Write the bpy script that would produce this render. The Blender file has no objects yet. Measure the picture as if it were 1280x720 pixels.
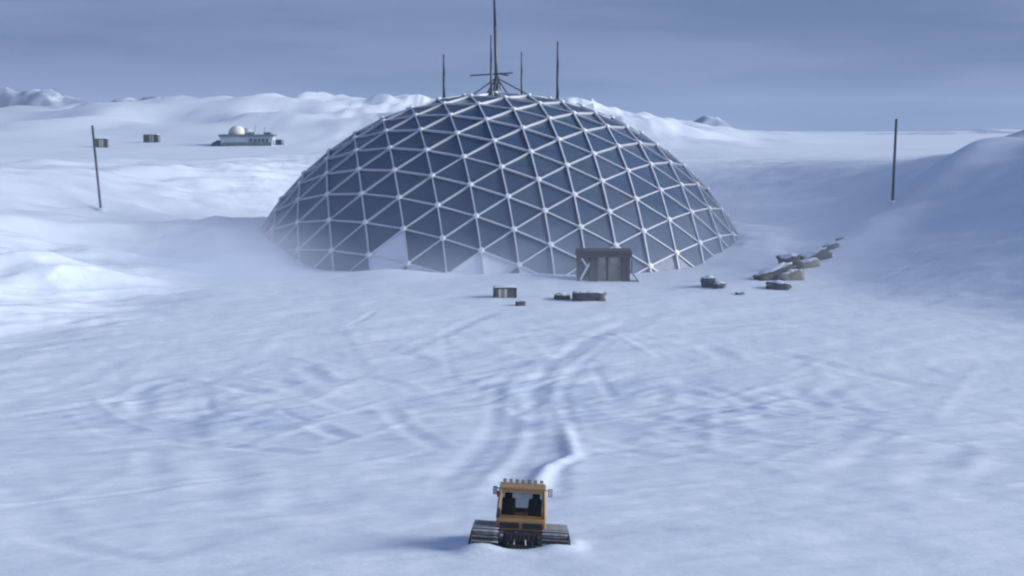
import bpy, bmesh, math, random
import numpy as np
from mathutils import Vector, Matrix, Euler

random.seed(7)
rng = np.random.default_rng(7)
R = math.radians
scene = bpy.context.scene
col = scene.collection

# ------------------------------------------------------------------ camera
CAM_H, PITCH, FPX = 17.0, 0.1274, 1600.0        # focal length in pixels of a 1280-wide frame
cam_data = bpy.data.cameras.new('camera')
cam_data.sensor_width = 36.0
cam_data.lens = 36.0 * FPX / 1280.0
cam_data.clip_start = 0.5
cam_data.clip_end = 20000
cam = bpy.data.objects.new('camera', cam_data)
cam.location = (0, 0, CAM_H)
cam.rotation_euler = (math.pi / 2 - PITCH, 0, 0)
col.objects.link(cam)
scene.camera = cam

# ------------------------------------------------------------------ sky, sun, exposure
SUN_AZ, SUN_EL = 91.0, 14.0                      # azimuth measured from +Y towards +X
world = bpy.data.worlds.new('World')
scene.world = world
world.use_nodes = True
wn, wl = world.node_tree.nodes, world.node_tree.links
wn.clear()
w_out = wn.new('ShaderNodeOutputWorld')
w_bg = wn.new('ShaderNodeBackground')
w_sky = wn.new('ShaderNodeTexSky')
w_sky.sky_type = 'NISHITA'
w_sky.sun_disc = False
w_sky.sun_elevation = R(SUN_EL)
w_sky.sun_rotation = R(SUN_AZ)
w_sky.altitude = 2800
w_sky.air_density = 1.0
w_sky.dust_density = 0.1
w_sky.ozone_density = 3.0
w_bg.inputs['Strength'].default_value = 0.10
# thin, streaky high cloud over the whole sky
w_tc = wn.new('ShaderNodeTexCoord')
w_map = wn.new('ShaderNodeMapping')
w_map.inputs['Rotation'].default_value = (0, R(-7), 0)
w_map.inputs['Scale'].default_value = (3.2, 3.2, 30.0)
w_noise = wn.new('ShaderNodeTexNoise')
w_noise.inputs['Scale'].default_value = 1.6
w_noise.inputs['Detail'].default_value = 5.0
w_noise.inputs['Roughness'].default_value = 0.5
w_ramp = wn.new('ShaderNodeValToRGB')
w_ramp.color_ramp.elements[0].position = 0.40
w_ramp.color_ramp.elements[0].color = (0.985, 0.985, 0.985, 1)
w_ramp.color_ramp.elements[1].position = 0.66
w_ramp.color_ramp.elements[1].color = (0.995, 0.995, 0.995, 1)
w_mix = wn.new('ShaderNodeMix')
w_mix.data_type = 'RGBA'
w_mix.inputs[7].default_value = (0.74, 1.04, 1.75, 1)
wl.new(w_tc.outputs['Generated'], w_map.inputs['Vector'])
wl.new(w_map.outputs['Vector'], w_noise.inputs['Vector'])
wl.new(w_noise.outputs['Fac'], w_ramp.inputs['Fac'])
w_tone = wn.new('ShaderNodeMix')
w_tone.data_type = 'RGBA'
w_tone.inputs[6].default_value = (0.56, 0.83, 1.53, 1)
w_tone.inputs[7].default_value = (0.82, 1.10, 1.94, 1)
w_n2 = wn.new('ShaderNodeTexNoise'); w_n2.inputs['Scale'].default_value = 0.9; w_n2.inputs['Detail'].default_value = 6.0
w_r2 = wn.new('ShaderNodeMapRange'); w_r2.inputs['From Min'].default_value = 0.36; w_r2.inputs['From Max'].default_value = 0.56
wl.new(w_map.outputs['Vector'], w_n2.inputs['Vector'])
wl.new(w_n2.outputs['Fac'], w_r2.inputs['Value'])
wl.new(w_r2.outputs['Result'], w_tone.inputs[0])
wl.new(w_tone.outputs[2], w_mix.inputs[7])
wl.new(w_ramp.outputs['Color'], w_mix.inputs[0])
wl.new(w_sky.outputs['Color'], w_mix.inputs[6])
wl.new(w_mix.outputs[2], w_bg.inputs['Color'])
wl.new(w_bg.outputs['Background'], w_out.inputs['Surface'])

sun_data = bpy.data.lights.new('sun', 'SUN')
sun_data.energy = 2.8
sun_data.angle = R(40)
sun_data.color = (1.0, 0.97, 0.93)
sun = bpy.data.objects.new('sun', sun_data)
sun_dir = Vector((math.sin(R(SUN_AZ)) * math.cos(R(SUN_EL)), math.cos(R(SUN_AZ)) * math.cos(R(SUN_EL)), math.sin(R(SUN_EL))))
sun.rotation_euler = (-sun_dir).to_track_quat('-Z', 'Y').to_euler()
sun.location = (60, 60, 80)
col.objects.link(sun)

vs = scene.view_settings
vs.view_transform = 'Standard'
vs.look = 'None'
vs.exposure = 1.2
vs.gamma = 1.0
vs.use_curve_mapping = False
scene.cycles.use_denoising = True
scene.cycles.max_bounces = 8
scene.cycles.transparent_max_bounces = 16
scene.cycles.volume_bounces = 4
scene.cycles.volume_step_rate = 3.0
scene.cycles.volume_max_steps = 256
scene.cycles.filter_width = 2.2                  # the soft, low-resolution lens of the photograph

# ------------------------------------------------------------------ helpers
def zfrom(v, y, u=640):
    """height of a thing seen on picture row v at distance y"""
    a = (v - 360) / FPX
    c, s = math.cos(PITCH), math.sin(PITCH)
    return CAM_H + y * (-s - a * c) / (c - a * s)

def xfrom(u, v, y):
    a = (v - 360) / FPX
    c, s = math.cos(PITCH), math.sin(PITCH)
    return (u - 640) / FPX * y / (c - a * s)

def tag(o, label=None, cat=None, group=None, kind=None):
    if label: o['label'] = label
    if cat: o['category'] = cat
    if group: o['group'] = group
    if kind: o['kind'] = kind
    return o

def empty(name, loc=(0, 0, 0), rot=(0, 0, 0), label=None, cat=None, group=None):
    o = bpy.data.objects.new(name, None)
    o.empty_display_size = 0.3
    o.location = loc
    o.rotation_euler = rot
    col.objects.link(o)
    return tag(o, label, cat, group)

def link_mesh(name, me, mat, parent=None, loc=None, rot=None):
    o = bpy.data.objects.new(name, me)
    if mat is not None and len(me.materials) == 0:
        me.materials.append(mat)
    if parent is not None:
        o.parent = parent
    if loc is not None: o.location = loc
    if rot is not None: o.rotation_euler = rot
    col.objects.link(o)
    return o

class MB:
    """collects shapes of ONE piece and links them as one mesh"""
    def __init__(self): self.bm = bmesh.new()
    def box(self, c, s, rot=(0, 0, 0), bevel=0.0, taper=None):
        m = Matrix.Translation(c) @ Euler(rot).to_matrix().to_4x4()
        r = bmesh.ops.create_cube(self.bm, size=1.0)
        vsx = r['verts']
        for v in vsx:
            v.co = Vector((v.co.x * s[0], v.co.y * s[1], v.co.z * s[2]))
            if taper and v.co.z > 0:
                v.co.x *= taper[0]; v.co.y *= taper[1]
        if bevel > 0:
            edges = list({e for v in vsx for e in v.link_edges})
            rr = bmesh.ops.bevel(self.bm, geom=edges, offset=bevel, segments=2, affect='EDGES', profile=0.6)
            vsx = list({v for f in rr['faces'] for v in f.verts} | {v for v in vsx if v.is_valid})
        for v in vsx: v.co = m @ v.co
        return self
    def tube(self, a, b, r0, r1=None, n=8):
        a, b = Vector(a), Vector(b)
        r1 = r0 if r1 is None else r1
        d = b - a
        m = Matrix.Translation((a + b) / 2) @ d.to_track_quat('Z', 'Y').to_matrix().to_4x4()
        bmesh.ops.create_cone(self.bm, cap_ends=True, segments=n, radius1=r0, radius2=r1, depth=d.length, matrix=m)
        return self
    def sphere(self, c, r, s=(1, 1, 1), u=16, v=10, zmin=None):
        m = Matrix.Translation(c) @ Matrix.Diagonal((s[0], s[1], s[2], 1))
        rr = bmesh.ops.create_uvsphere(self.bm, u_segments=u, v_segments=v, radius=r)
        for w in rr['verts']:
            if zmin is not None and w.co.z < zmin: w.co.z = zmin
            w.co = m @ w.co
        return self
    def prism(self, pts, y0, y1):
        """profile of (x, z) points extruded along y"""
        lo = [self.bm.verts.new((x, y0, z)) for x, z in pts]
        hi = [self.bm.verts.new((x, y1, z)) for x, z in pts]
        n = len(pts)
        self.bm.faces.new(lo); self.bm.faces.new(hi[::-1])
        for i in range(n):
            self.bm.faces.new((lo[i], hi[i], hi[(i + 1) % n], lo[(i + 1) % n]))
        return self
    def mesh(self, name, smooth=False):
        bmesh.ops.recalc_face_normals(self.bm, faces=self.bm.faces)
        me = bpy.data.meshes.new(name)
        self.bm.to_mesh(me); self.bm.free()
        if smooth:
            for p in me.polygons: p.use_smooth = True
        return me
    def build(self, name, mat, parent=None, loc=None, rot=None, smooth=False):
        return link_mesh(name, self.mesh(name, smooth), mat, parent, loc, rot)

# ------------------------------------------------------------------ materials
def mat_new(name):
    m = bpy.data.materials.new(name); m.use_nodes = True
    nt = m.node_tree; nt.nodes.clear()
    out = nt.nodes.new('ShaderNodeOutputMaterial')
    return m, nt, out

def simple(name, c0, c1, rough=0.6, metal=0.0, scale=3.0, bump=0.0, snow=0.0):
    """noise-mottled surface; snow > 0 lays snow on faces that look up"""
    m, nt, out = mat_new(name)
    N, L = nt.nodes, nt.links
    p = N.new('ShaderNodeBsdfPrincipled')
    tc = N.new('ShaderNodeTexCoord')
    no = N.new('ShaderNodeTexNoise'); no.inputs['Scale'].default_value = scale; no.inputs['Detail'].default_value = 6
    no.inputs['Roughness'].default_value = 0.65
    mx = N.new('ShaderNodeMix'); mx.data_type = 'RGBA'
    rp = N.new('ShaderNodeMapRange'); rp.inputs['From Min'].default_value = 0.32; rp.inputs['From Max'].default_value = 0.68
    mx.inputs[6].default_value = (*c0, 1); mx.inputs[7].default_value = (*c1, 1)
    L.new(tc.outputs['Object'], no.inputs['Vector'])
    L.new(no.outputs['Fac'], rp.inputs['Value'])
    L.new(rp.outputs['Result'], mx.inputs[0])
    cout = mx.outputs[2]
    if snow > 0:
        ge = N.new('ShaderNodeNewGeometry'); sx = N.new('ShaderNodeSeparateXYZ')
        L.new(ge.outputs['Normal'], sx.inputs[0])
        n2 = N.new('ShaderNodeTexNoise'); n2.inputs['Scale'].default_value = 1.7; n2.inputs['Detail'].default_value = 8
        L.new(tc.outputs['Object'], n2.inputs['Vector'])
        ad = N.new('ShaderNodeMath'); ad.operation = 'ADD'
        L.new(sx.outputs['Z'], ad.inputs[0]); L.new(n2.outputs['Fac'], ad.inputs[1])
        mr = N.new('ShaderNodeMapRange'); mr.inputs['From Min'].default_value = 1.25 - snow; mr.inputs['From Max'].default_value = 1.5 - snow
        L.new(ad.outputs[0], mr.inputs['Value'])
        m2 = N.new('ShaderNodeMix'); m2.data_type = 'RGBA'; m2.inputs[7].default_value = (*SNOW, 1)
        L.new(mr.outputs['Result'], m2.inputs[0]); L.new(cout, m2.inputs[6])
        cout = m2.outputs[2]
    L.new(cout, p.inputs['Base Color'])
    p.inputs['Roughness'].default_value = rough
    p.inputs['Metallic'].default_value = metal
    if bump > 0:
        b = N.new('ShaderNodeBump'); b.inputs['Strength'].default_value = bump; b.inputs['Distance'].default_value = 0.05
        L.new(no.outputs['Fac'], b.inputs['Height']); L.new(b.outputs['Normal'], p.inputs['Normal'])
    L.new(p.outputs['BSDF'], out.inputs['Surface'])
    return m

SNOW = (0.68, 0.77, 0.87)

def snow_material():
    m, nt, out = mat_new('snow')
    N, L = nt.nodes, nt.links
    p = N.new('ShaderNodeBsdfPrincipled')
    tc = N.new('ShaderNodeTexCoord')
    at = N.new('ShaderNodeAttribute'); at.attribute_name = 'packed'
    # wind streaks: noise stretched along the wind
    mp = N.new('ShaderNodeMapping'); mp.inputs['Rotation'].default_value = (0, 0, R(-24)); mp.inputs['Scale'].default_value = (0.10, 0.42, 0.3)
    n1 = N.new('ShaderNodeTexNoise'); n1.inputs['Scale'].default_value = 1.0; n1.inputs['Detail'].default_value = 7; n1.inputs['Roughness'].default_value = 0.6
    n1.inputs['Distortion'].default_value = 0.6
    n2 = N.new('ShaderNodeTexNoise'); n2.inputs['Scale'].default_value = 1.3; n2.inputs['Detail'].default_value = 6; n2.inputs['Roughness'].default_value = 0.6
    n3 = N.new('ShaderNodeTexNoise'); n3.inputs['Scale'].default_value = 0.045; n3.inputs['Detail'].default_value = 4
    L.new(tc.outputs['Object'], mp.inputs['Vector']); L.new(mp.outputs['Vector'], n1.inputs['Vector'])
    L.new(tc.outputs['Object'], n2.inputs['Vector']); L.new(tc.outputs['Object'], n3.inputs['Vector'])
    # packed snow is a little greyer and bluer than powder
    mx = N.new('ShaderNodeMix'); mx.data_type = 'RGBA'
    mx.inputs[6].default_value = (*SNOW, 1); mx.inputs[7].default_value = (0.51, 0.61, 0.75, 1)
    s1 = N.new('ShaderNodeMapRange'); s1.inputs['From Min'].default_value = 0.40; s1.inputs['From Max'].default_value = 0.75
    s1.inputs['To Max'].default_value = 0.08
    L.new(n3.outputs['Fac'], s1.inputs['Value'])
    ad = N.new('ShaderNodeMath'); ad.operation = 'ADD'; ad.use_clamp = True
    L.new(at.outputs['Fac'], ad.inputs[0]); L.new(s1.outputs['Result'], ad.inputs[1])
    L.new(ad.outputs[0], mx.inputs[0])
    L.new(mx.outputs[2], p.inputs['Base Color'])
    p.inputs['Roughness'].default_value = 0.75
    p.inputs['Specular IOR Level'].default_value = 0.25
    hs = N.new('ShaderNodeMath'); hs.operation = 'MULTIPLY_ADD'; hs.inputs[1].default_value = 0.14
    L.new(n2.outputs['Fac'], hs.inputs[0]); L.new(n1.outputs['Fac'], hs.inputs[2])
    b = N.new('ShaderNodeBump'); b.inputs['Strength'].default_value = 0.35; b.inputs['Distance'].default_value = 0.5
    L.new(hs.outputs[0], b.inputs['Height']); L.new(b.outputs['Normal'], p.inputs['Normal'])
    L.new(p.outputs['BSDF'], out.inputs['Surface'])
    return m

def mountain_material():
    m, nt, out = mat_new('mountain_rock')
    N, L = nt.nodes, nt.links
    p = N.new('ShaderNodeBsdfPrincipled'); p.inputs['Roughness'].default_value = 0.85
    ge = N.new('ShaderNodeNewGeometry'); sx = N.new('ShaderNodeSeparateXYZ'); L.new(ge.outputs['Normal'], sx.inputs[0])
    tc = N.new('ShaderNodeTexCoord')
    no = N.new('ShaderNodeTexNoise'); no.inputs['Scale'].default_value = 0.02; no.inputs['Detail'].default_value = 8
    L.new(tc.outputs['Object'], no.inputs['Vector'])
    ad = N.new('ShaderNodeMath'); ad.operation = 'ADD'; L.new(sx.outputs['Z'], ad.inputs[0]); L.new(no.outputs['Fac'], ad.inputs[1])
    mr = N.new('ShaderNodeMapRange'); mr.inputs['From Min'].default_value = 1.40; mr.inputs['From Max'].default_value = 1.56
    L.new(ad.outputs[0], mr.inputs['Value'])
    mx = N.new('ShaderNodeMix'); mx.data_type = 'RGBA'; mx.inputs[6].default_value = (0.26, 0.32, 0.42, 1); mx.inputs[7].default_value = (*SNOW, 1)
    L.new(mr.outputs['Result'], mx.inputs[0]); L.new(mx.outputs[2], p.inputs['Base Color'])
    L.new(p.outputs['BSDF'], out.inputs['Surface'])
    return m

def glass_material(name, base, clear, rough, rime_haze=False, tint=(0.62, 0.74, 0.86)):
    """dark tinted glazing: mirror-like film on a partly see-through pane"""
    m, nt, out = mat_new(name)
    N, L = nt.nodes, nt.links
    p = N.new('ShaderNodeBsdfPrincipled')
    tc = N.new('ShaderNodeTexCoord')
    no = N.new('ShaderNodeTexNoise'); no.inputs['Scale'].default_value = 0.9; no.inputs['Detail'].default_value = 5
    L.new(tc.outputs['Object'], no.inputs['Vector'])
    mx = N.new('ShaderNodeMix'); mx.data_type = 'RGBA'
    mx.inputs[6].default_value = (*base, 1); mx.inputs[7].default_value = (base[0] * 1.7, base[1] * 1.6, base[2] * 1.4, 1)
    L.new(no.outputs['Fac'], mx.inputs[0])
    cout = mx.outputs[2]
    if rime_haze:  # haze over the lower panes, painted in as a pale rime tone
        ge = N.new('ShaderNodeNewGeometry'); sz = N.new('ShaderNodeSeparateXYZ'); L.new(ge.outputs['Position'], sz.inputs[0])
        n2 = N.new('ShaderNodeTexNoise'); n2.inputs['Scale'].default_value = 0.22; n2.inputs['Detail'].default_value = 7; n2.inputs['Roughness'].default_value = .6
        L.new(ge.outputs['Position'], n2.inputs['Vector'])
        ad = N.new('ShaderNodeMath'); ad.operation = 'MULTIPLY_ADD'; ad.inputs[1].default_value = -9.0
        L.new(n2.outputs['Fac'], ad.inputs[0]); L.new(sz.outputs['Z'], ad.inputs[2])
        rr = N.new('ShaderNodeMapRange'); rr.interpolation_type = 'SMOOTHSTEP'
        rr.inputs['From Min'].default_value = 5.0; rr.inputs['From Max'].default_value = -3.2; rr.inputs['To Max'].default_value = .55
        L.new(ad.outputs[0], rr.inputs['Value'])
        m3 = N.new('ShaderNodeMix'); m3.data_type = 'RGBA'; m3.inputs[7].default_value = (0.32, 0.39, 0.51, 1)
        L.new(rr.outputs['Result'], m3.inputs[0]); L.new(cout, m3.inputs[6])
        cout = m3.outputs[2]
    L.new(cout, p.inputs['Base Color'])
    p.inputs['Roughness'].default_value = rough
    p.inputs['IOR'].default_value = 1.5
    p.inputs['Specular IOR Level'].default_value = 0.15
    t = N.new('ShaderNodeBsdfTransparent'); t.inputs['Color'].default_value = (*tint, 1)
    ms = N.new('ShaderNodeMixShader'); ms.inputs['Fac'].default_value = clear
    L.new(p.outputs['BSDF'], ms.inputs[1]); L.new(t.outputs['BSDF'], ms.inputs[2])
    L.new(ms.outputs['Shader'], out.inputs['Surface'])
    return m

M = {}
M['snow'] = snow_material()
M['mountain'] = mountain_material()
M['glass'] = [glass_material('dome_glass', (0.050, 0.088, 0.172), 0.26, 0.10, True),
              glass_material('dome_glass_grey', (0.078, 0.108, 0.182), 0.30, 0.14, True),
              glass_material('dome_glass_teal', (0.060, 0.104, 0.178), 0.34, 0.10, True)]
M['bright_paint'] = simple('painted_reflection', (0.80, 0.85, 0.92), (0.88, 0.91, 0.95), 0.6, 0, 0.7)  # opaque white painted in place of bright reflections in the glass
M['alu'] = simple('frosted_aluminium', (0.56, 0.61, 0.69), (0.70, 0.74, 0.80), 0.45, 0.1, 2.0)
M['hub'] = simple('hub_plate', (0.74, 0.77, 0.83), (0.82, 0.85, 0.90), 0.4, 0.1, 2.0)
M['mast'] = simple('mast_steel', (0.07, 0.09, 0.12), (0.12, 0.14, 0.17), 0.5, 0.3, 3.0)
M['pole'] = simple('pole_wood', (0.04, 0.05, 0.07), (0.07, 0.08, 0.10), 0.8, 0, 4.0, 0.3)
M['dark'] = simple('dark_steel', (0.018, 0.02, 0.028), (0.045, 0.048, 0.06), 0.7, 0.0, 1.6, 0.2, 0.0)
M['door'] = simple('pale_door_paint', (0.26, 0.28, 0.24), (0.40, 0.42, 0.36), 0.55, 0, 1.2)
M['crate_dark'] = simple('crate_dark', (0.075, 0.085, 0.095), (0.13, 0.14, 0.145), 0.75, 0, 2.5, 0.3, 0.15)
M['crate_pale'] = simple('crate_pale', (0.45, 0.46, 0.36), (0.58, 0.58, 0.47), 0.7, 0, 2.0, 0.2, 0.0)
M['tarp'] = simple('canvas_tarp', (0.06, 0.065, 0.08), (0.12, 0.125, 0.135), 0.9, 0, 1.4, 0.6, 0.12)
M['tarp_pale'] = simple('canvas_tarp_pale', (0.22, 0.22, 0.20), (0.32, 0.31, 0.28), 0.9, 0, 1.4, 0.6, 0.12)
M['cap'] = simple('snow_cap', (0.64, 0.73, 0.88), SNOW, 0.8, 0, 1.0, 0.4)
M['hull'] = simple('station_cladding', (0.30, 0.38, 0.45), (0.40, 0.48, 0.54), 0.6, 0, 0.5)
M['hull_dark'] = simple('station_trim', (0.09, 0.12, 0.16), (0.16, 0.19, 0.23), 0.7, 0, 0.8)
M['radome'] = simple('radome_skin', (0.55, 0.58, 0.52), (0.66, 0.68, 0.62), 0.6, 0, 0.5)
M['yellow'] = simple('orange_paint', (0.25, 0.15, 0.062), (0.32, 0.20, 0.09), 0.5, 0, 2.5, 0.0, 0.0)
M['black'] = simple('black_rubber', (0.012, 0.012, 0.016), (0.035, 0.033, 0.038), 0.7, 0, 5.0, 0.3)
M['track'] = simple('track_rubber', (0.022, 0.02, 0.024), (0.06, 0.054, 0.06), 0.85, 0, 6.0, 0.4, 0.10)
M['cleat'] = simple('cleat_metal', (0.03, 0.027, 0.032), (0.08, 0.074, 0.08), 0.8, 0.0, 9.0, 0.3, 0.04)
M['cab_glass'] = glass_material('cab_glass', (0.012, 0.014, 0.02), 0.76, 0.03, False, (.93, .95, .97))
M['red_lens'] = simple('red_lens', (0.30, 0.02, 0.015), (0.36, 0.04, 0.02), 0.3)
M['lamp'] = simple('lamp_lens', (0.45, 0.38, 0.26), (0.55, 0.46, 0.32), 0.3)
M['rib'] = simple('seat_cloth', (0.02, 0.022, 0.03), (0.04, 0.042, 0.05), 0.9)

# ------------------------------------------------------------------ terrain
def vhash(ix, iy, seed):
    n = (ix.astype(np.int64) * 374761393 + iy.astype(np.int64) * 668265263 + seed * 1442695041) & 0x7fffffff
    n = ((n ^ (n >> 13)) * 1274126177) & 0x7fffffff
    n = ((n ^ (n >> 16)) * 60493) & 0x7fffffff
    return (n & 0xffffff) / float(0xffffff)

def vnoise(x, y, seed=0):
    x0, y0 = np.floor(x), np.floor(y)
    fx, fy = x - x0, y - y0
    fx = fx * fx * fx * (fx * (fx * 6 - 15) + 10); fy = fy * fy * fy * (fy * (fy * 6 - 15) + 10)
    a = vhash(x0, y0, seed); b = vhash(x0 + 1, y0, seed); c = vhash(x0, y0 + 1, seed); d = vhash(x0 + 1, y0 + 1, seed)
    return (a + (b - a) * fx) * (1 - fy) + (c + (d - c) * fx) * fy

def fbm(x, y, seed=0, octaves=4, gain=0.5):
    s = 0.0; a = 1.0; t = 0.0
    for o in range(octaves):
        ca, sa = math.cos(0.7 * o), math.sin(0.7 * o)
        s = s + a * (vnoise((x * ca - y * sa) * 2 ** o, (x * sa + y * ca) * 2 ** o, seed + o * 17) - 0.5)
        t += a; a *= gain
    return s / t

def sstep(a, b, x):
    t = np.clip((x - a) / (b - a), 0, 1)
    return t * t * (3 - 2 * t)

def seg_dist(px, py, pts):
    """distance to a polyline, and signed side"""
    best = np.full(px.shape, 1e9); side = np.zeros(px.shape); tt = np.zeros(px.shape)
    n = len(pts) - 1
    for k in range(n):
        ax, ay = pts[k]; bx, by = pts[k + 1]
        dx, dy = bx - ax, by - ay
        L2 = dx * dx + dy * dy + 1e-9
        t = np.clip(((px - ax) * dx + (py - ay) * dy) / L2, 0, 1)
        d = np.hypot(px - ax - t * dx, py - ay - t * dy)
        m = d < best
        best = np.where(m, d, best)
        side = np.where(m, np.sign((px - ax) * dy - (py - ay) * dx), side)
        tt = np.where(m, (k + t) / n, tt)
    return best, side, tt

FOOT = [(-95, 56), (-58, 80), (-38, 97), (-29, 115), (-29.5, 138), (-31, 170), (-20, 192), (0, 198), (17, 194), (30, 178),
        (32.5, 160), (31, 144), (29, 128), (33, 113), (43, 96), (62, 80), (95, 60)]

def inside_poly(px, py, poly):
    c = np.zeros(px.shape, bool)
    n = len(poly); j = n - 1
    for i in range(n):
        xi, yi = poly[i]; xj, yj = poly[j]
        if yi != yj:
            cond = ((yi > py) != (yj > py)) & (px < (xj - xi) * (py - yi) / (yj - yi) + xi)
            c ^= cond
        j = i
    return c

DOME_C = Vector((-1.7023, 158.6631, CAM_H - 30.2198))
DOME_R = 34.0

def ground_px(u, v, z=0.0):
    """flat-ground point under a picture position (a survey of the photograph)"""
    a = (v - 360) / FPX
    c, s = math.cos(PITCH), math.sin(PITCH)
    y = (z - CAM_H) / ((-s - a * c) / (c - a * s))
    return (u - 640) / FPX * y / (c - a * s), y

# wheel and track marks: (points in the picture, kind, width m, height m)
RUTS = [
    ([(125, 512), (190, 482), (240, 470)], .8, -.22), ([(200, 475), (280, 482), (360, 495)], .8, -.22), ([(375, 457), (410, 480)], .9, -.25),
    ([(260, 455), (360, 447), (450, 465)], .6, .16), ([(270, 525), (320, 510), (360, 500)], .8, .22), ([(285, 530), (340, 517), (400, 508)], .6, .18),
    ([(360, 535), (430, 515), (500, 495)], .5, .2), ([(190, 550), (280, 557), (400, 570)], .9, -.26), ([(390, 530), (440, 550)], .8, -.25),
    ([(475, 495), (520, 545), (560, 565)], .7, -.16), ([(30, 640), (150, 595)], .5, .14), ([(100, 635), (250, 605)], .6, .16),
    ([(165, 642), (280, 655), (365, 662)], .6, -.14), ([(70, 715), (210, 675)], .4, .10), ([(190, 710), (290, 678)], .5, .12),
    ([(272, 495), (225, 530), (235, 548)], 1.6, -.28), ([(280, 565), (285, 600), (270, 635)], 1.2, -.18), ([(180, 490), (170, 520)], .9, -.2),
    ([(190, 560), (186, 600)], .7, -.14), ([(365, 605), (370, 650)], .6, -.10), ([(330, 548), (420, 523)], .5, .18), ([(300, 470), (380, 480)], .6, -.16),
    ([(150, 500), (165, 520)], .8, .2), ([(400, 560), (470, 540), (520, 520)], .5, .15), ([(420, 585), (540, 560)], .5, .12),
    ([(440, 470), (500, 480), (530, 497)], .7, -.13), ([(540, 472), (590, 468), (630, 458)], .6, -.16), ([(0, 605), (40, 630), (90, 700)], .9, -.15),
    ([(780, 500), (855, 475)], .7, .16), ([(880, 505), (950, 487), (1010, 470)], .5, .16), ([(1000, 435), (1065, 500), (1120, 525)], 1.0, .18),
    ([(1235, 445), (1185, 500), (1165, 530)], .7, .14), ([(810, 580), (960, 550)], .5, .12), ([(925, 590), (1050, 545)], .5, .12),
    ([(780, 520), (850, 528), (910, 540)], .9, -.2), ([(880, 430), (920, 455)], .9, -.18), ([(990, 480), (1030, 515)], .9, -.18),
    ([(870, 480), (930, 500), (960, 530)], .7, -.15), ([(830, 540), (940, 520), (980, 505)], .6, .13), ([(905, 520), (960, 545)], .7, .13),
    ([(760, 545), (800, 560)], 1.1, -.14), ([(695, 635), (790, 650), (930, 668), (1070, 680)], 1.2, .10), ([(1215, 540), (1225, 570), (1205, 600)], .8, .10),
    ([(705, 520), (711, 552), (715, 571), (684, 588), (672, 603), (671, 630)], .55, .34), ([(722, 575), (700, 583), (690, 594)], .45, -.22),
    ([(722, 570), (745, 566)], .35, -.16), ([(700, 613), (712, 611)], .35, -.14),
    ([(657, 532), (653, 554), (637, 578), (614, 596), (608, 620)], .55, .18),
    ([(690, 540), (682, 570), (655, 590), (650, 640)], 1.5, -.20), ([(640, 520), (610, 560), (585, 600)], 1.6, -.22),
    ([(700, 515), (690, 495), (705, 465), (760, 425), (860, 392)], .9, .12), ([(675, 512), (665, 490), (690, 455), (745, 420), (830, 388)], 1.2, -.16),
    ([(650, 515), (640, 490), (630, 470)], .9, .13), ([(560, 470), (610, 480), (650, 500)], 1.2, .16), ([(640, 445), (700, 425), (770, 400)], .8, .10),
    ([(700, 470), (760, 450), (800, 440)], .8, -.12), ([(690, 425), (820, 410), (900, 412)], .8, -.10), ([(40, 430), (150, 420), (260, 430)], 1.2, -.12),
    ([(300, 430), (420, 425), (520, 440)], 1.0, .10), ([(10, 500), (90, 480), (170, 440)], 1.0, -.12), ([(940, 400), (1040, 410), (1150, 440)], 1.2, -.1),
]

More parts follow.
